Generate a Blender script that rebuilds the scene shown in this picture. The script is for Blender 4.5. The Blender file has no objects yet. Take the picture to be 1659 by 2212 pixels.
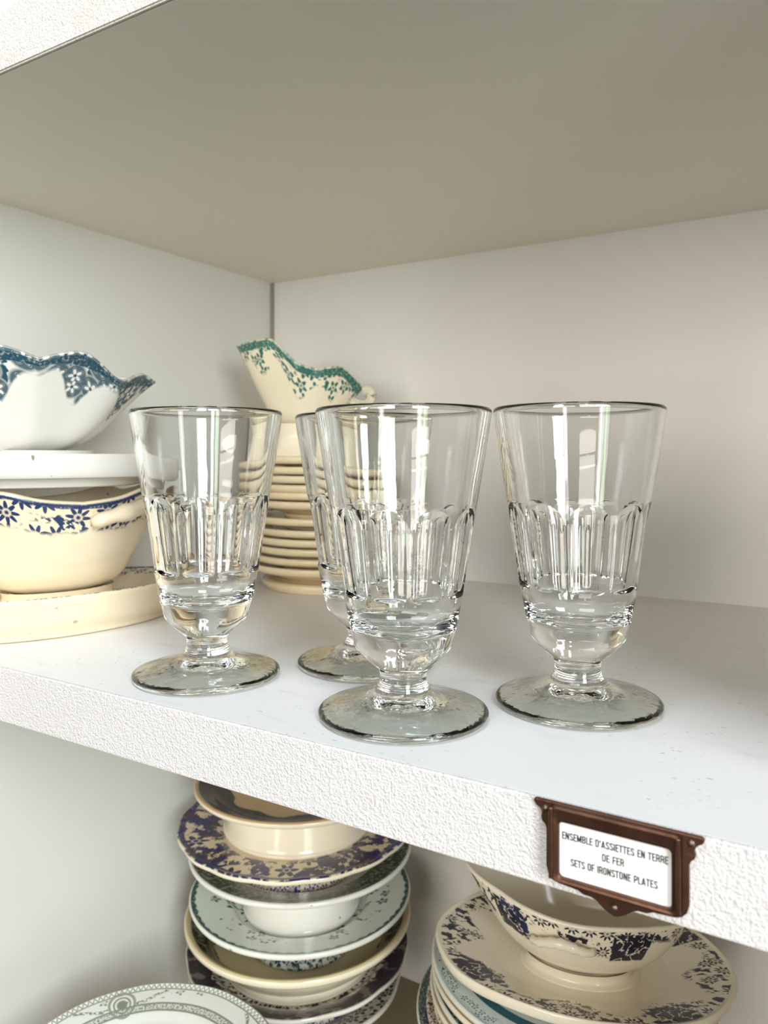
import bpy, bmesh, math, random
from mathutils import Vector, Matrix

random.seed(7)
U = 0.12            # one unit of layout (metres); the eye is 1 unit above the glass shelf
ZC = 4.42           # eye height above the bottom board, in units
SC = bpy.context.scene
COL = SC.collection
PI = math.pi
TH = math.radians(31.4)


def W(x, y, z):
    return Vector((x * U, y * U, (z + ZC) * U))


# ---------------------------------------------------------------- camera
cam_d = bpy.data.cameras.new('camera')
cam = bpy.data.objects.new('camera', cam_d)
COL.objects.link(cam)
cam_d.sensor_fit = 'HORIZONTAL'
cam_d.sensor_width = 36.0
cam_d.lens = 36.0 * 1661 / 1659
cam_d.shift_y = -(1106 - 986) / 1659
cam_d.clip_start = 0.01
cam.location = W(0, 0, 0)
cam.rotation_euler = (PI / 2, 0, TH)
cam_d.dof.use_dof = True
cam_d.dof.focus_distance = 0.375
cam_d.dof.aperture_fstop = 18
SC.camera = cam
SC.view_settings.view_transform = 'Standard'
SC.view_settings.look = 'None'
SC.view_settings.gamma = 1.0
SC.view_settings.exposure = 0.0
SC.cycles.max_bounces = 24
SC.cycles.transmission_bounces = 20
SC.cycles.glossy_bounces = 8
SC.cycles.diffuse_bounces = 6
SC.cycles.transparent_max_bounces = 16
SC.cycles.sample_clamp_indirect = 30.0
SC.cycles.use_denoising = True

# ---------------------------------------------------------------- world: a plain light room behind the viewer
wd = bpy.data.worlds.new('room_light')
SC.world = wd
wd.use_nodes = True
wn = wd.node_tree
wbg = wn.nodes['Background']
tc = wn.nodes.new('ShaderNodeTexCoord')
sp = wn.nodes.new('ShaderNodeSeparateXYZ')
wn.links.new(tc.outputs['Generated'], sp.inputs[0])
rmp = wn.nodes.new('ShaderNodeValToRGB')
mr = wn.nodes.new('ShaderNodeMapRange')
mr.inputs[1].default_value = -1
mr.inputs[2].default_value = 1
wn.links.new(sp.outputs[2], mr.inputs[0])
wn.links.new(mr.outputs[0], rmp.inputs[0])
cr = rmp.color_ramp
cr.elements[0].position = 0.30
cr.elements[0].color = (0.20, 0.17, 0.14, 1)
cr.elements[1].position = 0.75
cr.elements[1].color = (0.85, 0.87, 0.90, 1)
e = cr.elements.new(0.46)
e.color = (0.36, 0.335, 0.31, 1)
e = cr.elements.new(0.56)
e.color = (0.55, 0.54, 0.53, 1)
wn.links.new(rmp.outputs[0], wbg.inputs[0])
wbg.inputs[1].default_value = 0.1


# ---------------------------------------------------------------- daylight through the room's windows
def area(name, loc, target, sx, sy, power, color):
    d = bpy.data.lights.new(name, 'AREA')
    d.shape = 'RECTANGLE'
    d.size = sx
    d.size_y = sy
    d.energy = power
    d.color = color
    o = bpy.data.objects.new(name, d)
    COL.objects.link(o)
    o.location = loc
    dv = (Vector(target) - Vector(loc))
    dv.z = 0
    o.rotation_euler = dv.to_track_quat('-Z', 'Y').to_euler()
    return o


CZ = ZC * U
TG = W(-2.0, 3.5, 0)
# each window: a bright upper part (sky) above a dimmer lower part (garden)
area('window_daylight_front', (-0.1, -2.3, CZ + 0.42), TG, 1.3, 0.9, 37, (1.0, 0.94, 0.86))
area('window_daylight_front_low', (-0.1, -2.3, CZ + -0.55), TG, 0.22, 0.9, 5.5, (1.0, 0.98, 0.94))
area('window_daylight_side', (1.48, -1.02, CZ + 0.8), TG, 0.6, 1.5, 60, (0.9, 0.96, 1.0))
area('window_daylight_side_low', (1.48, -1.02, CZ + -0.45), TG, 0.18, 1, 5, (0.98, 1.0, 0.98))
area('window_daylight_garden', (1.62, -0.8, CZ + 0), TG, 0.2, 1.8, 7.5, (0.8, 1.0, 0.72))
sky = area('skylight_daylight', (-0.15, -0.40, CZ + 1.55), TG, 1.0, 0.5, 19, (0.8, 0.9, 1.0))
sky.rotation_euler = (math.radians(22), 0, 0)
sd = bpy.data.lights.new('warm_lamp', 'SPOT')
sd.energy = 2.0
sd.color = (1.0, 0.74, 0.40)
sd.spot_size = math.radians(17)
sd.spot_blend = 1.0
sd.shadow_soft_size = 0.03
so = bpy.data.objects.new('warm_lamp', sd)
COL.objects.link(so)
so.location = (-0.62, -0.35, CZ + 0.10)
so.rotation_euler = (W(-3.95, 2.45, -0.98) - so.location).to_track_quat('-Z', 'Y').to_euler()


# ---------------------------------------------------------------- node expression helper
class Ex:
    nt = None

    def __init__(self, s):
        self.s = s

    @staticmethod
    def op(name, *a):
        n = Ex.nt.nodes.new('ShaderNodeMath')
        n.operation = name
        for i, x in enumerate(a):
            if isinstance(x, Ex):
                Ex.nt.links.new(x.s, n.inputs[i])
            else:
                n.inputs[i].default_value = float(x)
        return Ex(n.outputs[0])

    def __add__(s, o): return Ex.op('ADD', s, o)
    def __radd__(s, o): return Ex.op('ADD', o, s)
    def __sub__(s, o): return Ex.op('SUBTRACT', s, o)
    def __rsub__(s, o): return Ex.op('SUBTRACT', o, s)
    def __mul__(s, o): return Ex.op('MULTIPLY', s, o)
    def __rmul__(s, o): return Ex.op('MULTIPLY', o, s)
    def __truediv__(s, o): return Ex.op('DIVIDE', s, o)


def fmin(a, b): return Ex.op('MINIMUM', a, b)
def fmax(a, b): return Ex.op('MAXIMUM', a, b)
def fsin(a): return Ex.op('SINE', a)
def fcos(a): return Ex.op('COSINE', a)
def fabs(a): return Ex.op('ABSOLUTE', a)
def fract(a): return Ex.op('FRACT', a)
def fsqrt(a): return Ex.op('SQRT', a)
def fatan2(a, b): return Ex.op('ARCTAN2', a, b)


def less(a, b, soft=0.004):
    """1 where a<b, soft edge"""
    return Ex.op('MULTIPLY', 1.0, clamp01((b - a) / (2 * soft) + 0.5))


def clamp01(a):
    n = Ex.op('ADD', a, 0.0)
    n.s.node.use_clamp = True
    return n


def vec(x, y, z=0.0):
    n = Ex.nt.nodes.new('ShaderNodeCombineXYZ')
    for i, a in enumerate((x, y, z)):
        if isinstance(a, Ex):
            Ex.nt.links.new(a.s, n.inputs[i])
        else:
            n.inputs[i].default_value = a
    return n.outputs[0]


def noise(v, scale, detail=2.0, rough=0.5):
    n = Ex.nt.nodes.new('ShaderNodeTexNoise')
    n.inputs['Scale'].default_value = scale
    n.inputs['Detail'].default_value = detail
    n.inputs['Roughness'].default_value = rough
    Ex.nt.links.new(v, n.inputs['Vector'])
    return Ex(n.outputs[0])


def voro(x, y, scale, rnd=0.8):
    """cell-local x, y (in the units of x and y) and a random value per cell"""
    n = Ex.nt.nodes.new('ShaderNodeTexVoronoi')
    n.voronoi_dimensions = '2D'
    n.inputs['Scale'].default_value = 1.0
    n.inputs['Randomness'].default_value = rnd
    xs, ys = x * scale, y * scale
    Ex.nt.links.new(vec(xs, ys), n.inputs['Vector'])
    s = Ex.nt.nodes.new('ShaderNodeSeparateXYZ')
    Ex.nt.links.new(n.outputs['Position'], s.inputs[0])
    c = Ex.nt.nodes.new('ShaderNodeSeparateXYZ')
    Ex.nt.links.new(n.outputs['Color'], c.inputs[0])
    return ((xs - Ex(s.outputs[0])) / scale, (ys - Ex(s.outputs[1])) / scale,
            Ex(c.outputs[0]), Ex(c.outputs[1]))


def uv():
    n = Ex.nt.nodes.new('ShaderNodeUVMap')
    n.uv_map = 'UVMap'
    s = Ex.nt.nodes.new('ShaderNodeSeparateXYZ')
    Ex.nt.links.new(n.outputs[0], s.inputs[0])
    return Ex(s.outputs[0]), Ex(s.outputs[1])


def mixcol(f, a, b):
    n = Ex.nt.nodes.new('ShaderNodeMix')
    n.data_type = 'RGBA'
    if isinstance(f, Ex):
        Ex.nt.links.new(f.s, n.inputs[0])
    else:
        n.inputs[0].default_value = f
    for i, c in ((6, a), (7, b)):
        if isinstance(c, tuple):
            n.inputs[i].default_value = (*c[:3], 1)
        else:
            Ex.nt.links.new(c, n.inputs[i])
    return n.outputs[2]


def srgb(r, g, b):
    def f(c):
        c /= 255.0
        return c / 12.92 if c <= 0.04045 else ((c + 0.055) / 1.055) ** 2.4
    return (f(r), f(g), f(b))


def material(name, color=(0.8, 0.8, 0.8), rough=0.5, metal=0.0, spec=0.5):
    m = bpy.data.materials.new(name)
    m.use_nodes = True
    b = m.node_tree.nodes['Principled BSDF']
    b.inputs['Base Color'].default_value = (*color, 1)
    b.inputs['Roughness'].default_value = rough
    b.inputs['Metallic'].default_value = metal
    b.inputs['Specular IOR Level'].default_value = spec
    Ex.nt = m.node_tree
    return m, b


def link(sock, inp):
    Ex.nt.links.new(sock.s if isinstance(sock, Ex) else sock, inp)


def objco():
    n = Ex.nt.nodes.new('ShaderNodeTexCoord')
    return n.outputs['Object']


def bump(b, h, strength, dist):
    n = Ex.nt.nodes.new('ShaderNodeBump')
    n.inputs['Strength'].default_value = strength
    n.inputs['Distance'].default_value = dist
    link(h, n.inputs['Height'])
    link(n.outputs[0], b.inputs['Normal'])


# ---------------------------------------------------------------- plain materials
def paint_mat(name, col, specks=False, stucco=False, stains=False, rough=0.55):
    m, b = material(name, col, rough)
    co = objco()
    c = mixcol(noise(co, 9, 3) * 0.25, col, tuple(x * 0.93 for x in col))
    if specks:
        mp = Ex.nt.nodes.new('ShaderNodeMapping')
        mp.inputs['Scale'].default_value = (0.35, 1.0, 1.0)
        Ex.nt.links.new(co, mp.inputs[0])
        sp1 = noise(mp.outputs[0], 800, 1.5)
        sp2 = noise(co, 26, 2)
        k = less(0.725, sp1, 0.015) * less(0.50, sp2, 0.05) * 0.62
        c = mixcol(k, c, srgb(88, 82, 78))
        sc = noise(mp.outputs[0], 60, 3)
        c = mixcol(less(0.66, sc, 0.05) * 0.10, c, srgb(130, 125, 120))
    if stains:
        s1 = noise(co, 30, 4)
        c = mixcol(less(0.57, s1, 0.10) * 0.30, c, srgb(214, 196, 172))
        s2 = noise(co, 210, 1)
        c = mixcol(less(0.80, s2, 0.01) * 0.8, c, srgb(50, 46, 40))
    link(c, b.inputs['Base Color'])
    if stucco:
        h = noise(co, 900, 3, 0.6) + noise(co, 420, 2) * 0.6
        bump(b, h, 0.9, 0.0013)
    else:
        bump(b, noise(co, 160, 3), 0.05, 0.001)
    return m


M_wall = paint_mat('white_paint_wall', srgb(228, 227, 222), rough=0.45)
M_under = paint_mat('white_paint_shelf', srgb(235, 229, 214), rough=0.5)
M_top = paint_mat('white_shelf_worn', srgb(232, 230, 228), specks=True, rough=0.42)
M_front = paint_mat('rough_white_plaster', srgb(225, 220, 218), stucco=True, rough=0.7)
M_front2 = paint_mat('rough_white_plaster_stained', srgb(230, 225, 217), stucco=True, stains=True, rough=0.7)
M_tan = paint_mat('tan_painted_board', srgb(142, 128, 104), rough=0.6)
M_joint, _ = material('grey_joint', srgb(150, 144, 132), 0.8)

M_glass, gb = material('clear_glass', (0.985, 0.99, 0.985), 0.0)
gb.inputs['Transmission Weight'].default_value = 1.0
gb.inputs['IOR'].default_value = 1.5
bump(gb, noise(objco(), 45, 1.0), 0.05, 0.002)
M_gfoot, gb = material('clear_glass_wavy', (0.85, 0.865, 0.81), 0.0)
gb.inputs['Transmission Weight'].default_value = 1.0
gb.inputs['IOR'].default_value = 1.5
bump(gb, noise(objco(), 75, 3), 0.24, 0.002)

M_bronze, b = material('aged_bronze', srgb(92, 62, 46), 0.36, 0.85)
co = objco()
link(mixcol(noise(co, 90, 4), srgb(66, 42, 32), srgb(128, 92, 74)), b.inputs['Base Color'])
bump(b, noise(co, 400, 3), 0.15, 0.0006)
M_nail, _ = material('dull_nail', srgb(122, 104, 92), 0.35, 0.9)
M_card, b = material('white_card', srgb(244, 241, 238), 0.6)
link(mixcol(less(0.60, noise(objco(), 60, 2), 0.08) * 0.22, srgb(246, 243, 241), srgb(236, 205, 180)), b.inputs['Base Color'])
M_ink, _ = material('black_print', srgb(34, 33, 38), 0.6)


# ---------------------------------------------------------------- printed ceramics
def ceramic(name, body, ink=None, C=5.0, rough=0.16, **p):
    """glazed earthenware with a transfer print; u runs round the piece, v is the distance from the rim"""
    m, b = material(name, body, rough)
    b.inputs['Specular IOR Level'].default_value = 0.42
    b.inputs['Coat Weight'].default_value = 0.10
    b.inputs['Coat Roughness'].default_value = 0.06
    co = objco()
    base = mixcol(less(0.58, noise(co, 28, 4), 0.12) * p.get('age', 0.15), body, tuple(x * y for x, y in zip(body, (0.90, 0.82, 0.68))))
    chips = p.get('chips', 0.0)
    if chips:
        base = mixcol(less(0.77, noise(co, 150, 1), 0.012) * chips, base, srgb(120, 88, 60))
    if ink:
        u, v = uv()
        X = u * C
        P = vec(X, v)
        n1 = noise(P, 7, 2)
        nf = noise(P, p.get('leaf_scale', 26), p.get('leaf_detail', 2), p.get('leaf_rough', 0.55))
        out = None

        def add(a):
            nonlocal out
            out = a if out is None else fmax(out, a)
        if p.get('line'):
            for (pos, wd_) in p['line']:
                add(less(fabs(v - pos), wd_, 0.003))
        if p.get('border'):
            bw, ba, bn = p['border']
            edge = fsin(u * (2 * PI * bn)) * ba + (n1 - 0.5) * 0.03 + bw
            tex = 1.0 - less(p.get('tex_thr', 0.56), noise(P, p.get('tex_scale', 60), 3), 0.03) * p.get('tex', 0.55)
            add(less(v, edge) * less(p.get('rim_gap', 0.008), v) * tex)
        if p.get('zigzag'):
            z0, z1, zn = p['zigzag']
            tri = fabs(fract(u * zn) - 0.5) * 2.0
            add(less(fabs((v - z0) / (z1 - z0) - tri), 0.22, 0.06) * less(z0, v) * less(v, z1))
        if p.get('flower'):
            fs, R, pet, thr, d0, d1, N = p['flower']
            prof = fabs(fcos(u * (PI * N) + p.get('phase', 0.0)))
            depth = (prof * prof * prof * prof if p.get('sharp') else prof * prof) * d1 + d0 + (n1 - 0.5) * 0.08
            reg = less(v, depth, 0.012) * less(p.get('start', 0.0), v)
            lx, ly, r1, r2 = voro(X, v, fs, 0.75)
            rr = fsqrt(lx * lx + ly * ly)
            an = fatan2(ly, lx)
            pr = fcos(an * pet + r2 * 6.28) * 0.26 + 0.74
            Rc = pr * R
            on = less(thr, r1, 0.01)
            disc = less(rr, Rc, 0.003)
            if p.get('pale'):      # pale petals drawn in ink outline
                ring = disc * (1.0 - less(rr, Rc - 0.009, 0.004))
                fl = fmax(ring, less(rr, R * 0.2, 0.004))
                fl = fmax(fl, less(fabs(fcos(an * (pet / 2.0) + r2 * 3.14)), 0.20, 0.06) * disc)
                dark = less(rr, R * 1.35, 0.01)
                halo = dark * (1.0 - disc) * 0.92
                fl = fmax(fl, halo)
            else:
                wl = 1.0 - less(fabs(fcos(an * (pet / 2.0) + r2 * 3.14)), 0.24, 0.08) * less(R * 0.25, rr, 0.005) * 0.7
                ringw = 1.0 - less(fabs(rr - R * 0.26), 0.006, 0.004) * 0.8
                fl = disc * wl * ringw
            leaf = less(p.get('leaf', 0.56), nf, 0.015) * (1.0 - less(rr, R * 1.3, 0.01) * on)
            add(reg * fmax(fl * on, leaf))
        if p.get('panel'):
            pn, pw, pd = p['panel']
            px = fabs(fract(u * pn + p.get('pphase', 0.0)) - 0.5)
            pan = less(px, pw, 0.004) * less(v, pd + (n1 - 0.5) * 0.02) * less(0.03, v)
            sc = less(fabs(noise(P, 14, 2) - 0.5), 0.022, 0.010)
            add(pan * (1.0 - sc * 0.95))
        if p.get('medallion'):
            mu, mv, mw = p['medallion']
            mx = (fract(u * p.get('mn', 4) - mu + 0.5) - 0.5) * (C / p.get('mn', 4))
            my = v - mv
            r = fsqrt(mx * mx + my * my * 0.8)
            add(less(r, 0.036, 0.004))
            add(less(fabs(r - 0.055), 0.006, 0.003))
            add(less(fabs(r - 0.085), 0.009, 0.003) * 0.85)
            gar = fabs(mx)
            add(less(fabs(v - 0.10 - fsin(gar * 14.0) * 0.045), 0.012, 0.004) * less(0.09, gar, 0.005) * less(gar, 0.30, 0.01) * less(0.45, noise(P, 50, 1), 0.03))
        shade = noise(P, 18, 2) * 0.45
        inkc = mixcol(shade, ink, tuple(min(1, x * 2.0 + 0.015) for x in ink))
        if p.get('ink2'):
            inkc = mixcol(less(0.56, noise(P, 5, 1), 0.05), inkc, p['ink2'])
        base = mixcol(out * p.get('strength', 0.985), base, inkc)
    link(base, b.inputs['Base Color'])
    return m


CREAM = srgb(232, 217, 188)
PALECREAM = srgb(234, 224, 201)
WHITE = srgb(226, 223, 215)
TEAL = srgb(18, 62, 78)
GREEN = srgb(30, 92, 84)
BLUE = srgb(24, 44, 84)
NAVY = srgb(12, 15, 38)
COBALT = srgb(20, 26, 84)

K_white = ceramic('white_glaze', WHITE, age=0.2, chips=0.8)
K_cream = ceramic('cream_glaze', CREAM, age=0.35, chips=0.5)
K_plate = ceramic('cream_plate_glaze', srgb(226, 211, 178), age=0.25)
K_pale = ceramic('ivory_glaze', PALECREAM, age=0.25)
K_teal_boat = ceramic('teal_flower_print', WHITE, TEAL, C=3.6, pale=True, border=(0.06, 0.018, 9), rim_gap=0.012, tex=0.35,
                      flower=(10.5, 0.048, 5, 0.02, 0.08, 0.21, 9), leaf=0.56, leaf_scale=12, phase=2.23, sharp=True)
K_blue_boat = ceramic('blue_daisy_print', CREAM, BLUE, C=3.4, line=[(0.02, 0.008)], border=(0.035, 0.0, 1), tex=0.35, tex_scale=90,
                      flower=(7.2, 0.066, 8, 0.05, 0.165, 0.03, 6), leaf=0.50, leaf_scale=24, start=0.02)
K_green_boat = ceramic('green_garland_print', srgb(228, 218, 192), GREEN, C=2.8, border=(0.06, 0.0, 1), tex=0.35, rim_gap=0.006,
                       flower=(10, 0.056, 5, 0.10, 0.12, 0.13, 8), leaf=0.54, leaf_scale=10)
K_navy_boat = ceramic('navy_panel_print', PALECREAM, NAVY, C=3.6, panel=(5, 0.17, 0.21), pphase=0.30, flower=(11, 0.045, 9, 0.45, 0.08, 0.10, 5),
                      leaf=0.52, leaf_scale=20, start=0.012, ink2=srgb(30, 42, 84))
K_navy_dish = ceramic('navy_floral_dish_print', PALECREAM, NAVY, C=5.0, panel=(4, 0.10, 0.20), pphase=0.04, flower=(9, 0.05, 9, 0.45, 0.10, 0.14, 8),
                      leaf=0.51, leaf_scale=18, start=0.03, ink2=srgb(44, 50, 84))
K_saucer_blue = ceramic('blue_saucer_print', CREAM, BLUE, C=4.4, flower=(9, 0.045, 8, 0.3, 0.12, 0.03, 7), leaf=0.53, leaf_scale=22,
                        border=(0.03, 0, 1), rim_gap=0.012)
K_brown = ceramic('dark_brown_print', srgb(204, 172, 126), srgb(16, 13, 10), C=5, border=(0.27, 0.02, 9), tex=0.12, rim_gap=0.035)
K_willow = ceramic('cobalt_landscape_print', srgb(222, 206, 176), srgb(16, 20, 84), C=5.5, border=(0.055, 0.0, 1), tex=0.35, rim_gap=0.01,
                   flower=(5, 0.10, 6, 0.90, 0.27, 0.06, 3), leaf=0.475, leaf_scale=7, leaf_detail=5, leaf_rough=0.68, ink2=srgb(58, 44, 66))
K_bluefoot = ceramic('cobalt_edge_print', srgb(228, 218, 196), srgb(20, 36, 116), C=3.0, flower=(20, 0.03, 5, 0.2, 0.09, 0.0, 3), leaf=0.47, leaf_scale=22)
K_olive = ceramic('olive_leaf_print', srgb(214, 216, 204), srgb(52, 66, 50), C=5.3, border=(0.24, 0, 1), tex=0.35, tex_scale=26, tex_thr=0.54, rim_gap=0.02)
K_tealedge = ceramic('teal_edge_print', srgb(218, 224, 214), srgb(20, 74, 72), C=5.3, flower=(26, 0.022, 5, 0.1, 0.055, 0.0, 4), leaf=0.47,
                     leaf_scale=30, rim_gap=0.01, line=[(0.012, 0.006)])
K_tealspray = ceramic('teal_spray_print', srgb(218, 224, 214), srgb(16, 62, 64), C=5.3, border=(0.045, 0.005, 60), tex=0.3, rim_gap=0.012,
                      flower=(8, 0.055, 5, 0.62, 0.27, 0.24, 3), leaf=0.62, leaf_scale=11, start=0.16)
K_tealleaf = ceramic('teal_leaf_band_print', srgb(232, 228, 212), srgb(20, 62, 70), C=2.6, flower=(16, 0.04, 3, 0.1, 0.11, 0.0, 4), leaf=0.5, leaf_scale=20)
K_darkgreen = ceramic('dark_green_rim_print', srgb(206, 190, 150), srgb(34, 46, 36), C=5.3, border=(0.23, 0.012, 20), tex=0.35, tex_scale=22, tex_thr=0.54, rim_gap=0.05)
K_flow = ceramic('flow_blue_print', srgb(214, 204, 188), srgb(8, 9, 36), C=5.2, border=(0.16, 0.012, 22), tex=0.22, tex_scale=9, tex_thr=0.56,
                 rim_gap=0.006, flower=(8, 0.06, 4, 0.3, 0.30, 0.0, 4), leaf=0.48, leaf_scale=15, start=0.13)
K_dark = ceramic('dark_floral_print', srgb(206, 204, 190), srgb(22, 32, 36), C=5, flower=(9, 0.06, 5, 0.3, 0.16, 0.06, 6), leaf=0.52, leaf_scale=16, start=0.02)
K_tealrim = ceramic('teal_scroll_rim_print', srgb(214, 222, 218), srgb(22, 82, 92), C=5.3, flower=(20, 0.022, 5, 0.45, 0.09, 0, 4), leaf=0.6, leaf_scale=30,
                    line=[(0.17, 0.03)], start=0.03)
K_darkteal = ceramic('dark_teal_rim_print', srgb(216, 216, 204), srgb(14, 48, 56), C=6, border=(0.10, 0.03, 40), tex=0.35, rim_gap=0.01)
K_blackspeck = ceramic('black_edge_print', srgb(226, 212, 190), srgb(26, 24, 34), C=5.3, flower=(18, 0.03, 5, 0.2, 0.10, 0, 4), leaf=0.5, leaf_scale=22)
K_grey = ceramic('grey_green_cameo_print', srgb(236, 238, 230), srgb(98, 104, 84), C=4.8, line=[(0.008, 0.007), (0.05, 0.005), (0.165, 0.007), (0.215, 0.007)],
                 zigzag=(0.015, 0.045, 150), border=(0.215, 0, 1), rim_gap=0.165, tex=0.75, tex_scale=70, tex_thr=0.47, medallion=(0.5, 0.135, 0.08), mn=4,
                 flower=(8, 0.03, 4, 0.7, 0.13, 0.0, 4), start=0.06, leaf=0.70, leaf_scale=26, strength=0.85)


# ---------------------------------------------------------------- object helpers
def obj(name, bm, mats, parent=None, smooth=True, loc=None):
    me = bpy.data.meshes.new(name)
    bm.normal_update()
    bm.to_mesh(me)
    bm.free()
    for m in (mats if isinstance(mats, (list, tuple)) else [mats]):
        me.materials.append(m)
    if smooth:
        for p in me.polygons:
            p.use_smooth = True
    o = bpy.data.objects.new(name, me)
    COL.objects.link(o)
    if parent is not None:
        o.parent = parent
    if loc is not None:
        o.location = loc
    return o


def tag(o, label, cat, group=None):
    o['label'] = label
    o['category'] = cat
    if group:
        o['group'] = group
    return o


def thing(name, label, cat, loc, rotz=0.0, group=None):
    o = bpy.data.objects.new(name, None)
    COL.objects.link(o)
    o.empty_display_size = 0.02
    o.location = loc
    o.rotation_euler = (0, 0, rotz)
    return tag(o, label, cat, group)


def box_bm(x0, x1, y0, y1, z0, z1, mi=None):
    bm = bmesh.new()
    add_box(bm, x0, x1, y0, y1, z0, z1)
    return bm


def add_box(bm, x0, x1, y0, y1, z0, z1):
    r = bmesh.ops.create_cube(bm, size=1.0)
    for v in r['verts']:
        v.co = Vector(((x0 + x1) / 2 + v.co.x * (x1 - x0), (y0 + y1) / 2 + v.co.y * (y1 - y0), (z0 + z1) / 2 + v.co.z * (z1 - z0)))
    return r['verts']


def catmull(pts, n=4, closed=False):
    out = []
    L = len(pts)
    for i in range(L - 1):
        p0 = pts[max(i - 1, 0)]
        p1 = pts[i]
        p2 = pts[i + 1]
        p3 = pts[min(i + 2, L - 1)]
        for k in range(n):
            t = k / n
            out.append(tuple(0.5 * ((2 * b) + (c - a) * t + (2 * a - 5 * b + 4 * c - d) * t * t + (-a + 3 * b - 3 * c + d) * t ** 3)
                             for a, b, c, d in zip(p0, p1, p2, p3)))
    out.append(tuple(pts[-1]))
    return out


def grid(bm, rings, close_u=True, flip=False, mat_fn=None, uvs=None):
    """rings: list of lists of Vectors (same length); a ring of length 1 is a pole"""
    uvl = bm.loops.layers.uv.get('UVMap') or bm.loops.layers.uv.new('UVMap')
    vr = [[bm.verts.new(p) for p in r] for r in rings]
    N = max(len(r) for r in rings)
    for i in range(len(rings) - 1):
        a, b = vr[i], vr[i + 1]
        for k in range(N if close_u else N - 1):
            k2 = (k + 1) % N
            idx = [(a, k, i, k), (a, k2, i, k + 1), (b, k2, i + 1, k + 1), (b, k, i + 1, k)]
            vs, us = [], []
            for (r, kk, ri, uk) in idx:
                v = r[0] if len(r) == 1 else r[kk % len(r)]
                if v in vs:
                    continue
                vs.append(v)
                us.append((uk / N, uvs[ri] if uvs else 0.0) if not (uvs and isinstance(uvs[ri], list)) else (uk / N, uvs[ri][kk % len(uvs[ri])]))
            if len(vs) < 3:
                continue
            if flip:
                vs.reverse()
                us.reverse()
            f = bm.faces.new(vs)
            f.smooth = True
            if mat_fn:
                f.material_index = mat_fn(i)
            for l, uvv in zip(f.loops, us):
                l[uvl].uv = uvv
    return vr


def lathe(bm, prof, seg=96, sx=1.0, sy=1.0, mats=None, wob=None, vfun=None):
    """prof: (r, z) listed from the top centre outwards and down to the under centre (units)"""
    rings, uvs = [], []
    acc = 0
    for i, (r, z) in enumerate(prof):
        if r < 1e-5:
            rings.append([Vector((0, 0, z * U))])
        else:
            ring = []
            for k in range(seg):
                a = 2 * PI * k / seg
                w = 1.0 + (wob(a, r) if wob else 0.0)
                ring.append(Vector((r * w * sx * math.cos(a) * U, r * w * sy * math.sin(a) * U, z * U)))
            rings.append(ring)
        uvs.append(vfun(r, z, i) if vfun else 0.0)
    grid(bm, rings, uvs=uvs, flip=True, mat_fn=mats)
    return bm


def plate_profile(R, rim, well, rw, t=0.035, ring=None, foot0=None):
    """plate/dish from the top centre over the rim to the underside; heights in units"""
    top = [(0, well), (rw * 0.5, well), (rw * 0.9, well + 0.004), (rw, well + 0.015), (rw + 0.05, well + (rim - well) * 0.45 + 0.005),
           ((rw + R) / 2 + 0.02, well + (rim - well) * 0.78), (R - 0.04, rim - 0.006), (R - 0.012, rim + 0.004)]
    edge = [(R, rim - 0.006), (R - 0.004, rim - t * 0.8), (R - 0.03, rim - t * 1.25)]
    under = [((rw + R) / 2, well + (rim - well) * 0.72 - t), (rw + 0.04, well + (rim - well) * 0.35 - t), (rw * 0.85, well - t)]
    if ring is not None:      # flat plate standing on its own foot ring at z = foot0
        under += [(ring + 0.02, well - t), (ring + 0.005, foot0 + 0.01), (ring - 0.01, foot0), (ring - 0.03, foot0), (ring - 0.045, well - t)]
    under += [(0, well - t)]
    p = catmull(top, 3)
    n_top = len(p) + 1
    p += catmull(edge, 2)
    p += catmull(under, 3)[0:]
    return p, n_top


def make_plate(name, R, rim, well, rw, mt, mu, loc, rotz, parent=None, ring=None, foot0=0.0, t=0.035, wob=None, label=None, cat=None, group=None, tilt=(0, 0)):
    prof, nt_ = plate_profile(R, rim, well, rw, t, ring, foot0)
    prof = [(r, max(z, 0.0)) for r, z in prof]
    bm = bmesh.new()
    lathe(bm, prof, 128, mats=lambda i: 0 if i < nt_ - 1 else 1, wob=wob, vfun=lambda r, z, i: max(0.0, R - r))
    o = obj(name, bm, [mt, mu], parent)
    if parent is None:
        o.location = loc
        o.rotation_euler = (tilt[0], tilt[1], rotz)
        tag(o, label, cat, group)
    return o


def footed_dish(label, u_loc, R, rim, well, rw, fr, mt, mu, mfoot, rotz=0.0, wob=None, cat='footed dish', group=None, t=0.035, neck=None, band=False, name='footed_dish', tilt=(0, 0)):
    """dish on a pedestal; heights measured from the bottom of the foot"""
    root = thing(name, label, cat, u_loc, rotz, group)
    root.rotation_euler = (tilt[0], tilt[1], rotz)
    make_plate('dish', R, rim, well, rw, mt, mu, None, 0, parent=root, t=t, wob=wob)
    top = well - t - 0.001
    nk = neck if neck else fr * 0.9
    prof = [(nk * 0.97, top + 0.012), (nk, top * 0.80), (nk + (fr - nk) * 0.35, top * 0.45), (fr - 0.012, top * 0.16), (fr, 0.028), (fr - 0.004, 0.006), (fr - 0.02, 0.0), (fr - 0.045, 0.0), (fr - 0.06, 0.02),
            (nk - 0.05, top * 0.5), (nk - 0.07, top * 0.9)]
    bm = bmesh.new()
    lathe(bm, [(r, max(z, 0.0)) for r, z in catmull(prof, 3)], 96, vfun=lambda r, z, i: z)
    obj('foot', bm, mfoot, root)
    return root


# ---------------------------------------------------------------- the cupboard
XL, XR = -4.70, 0.9
YB = 5.66
YF = 2.16
ZU = 1.635
T1 = 0.254
ZF = -4.42


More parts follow.
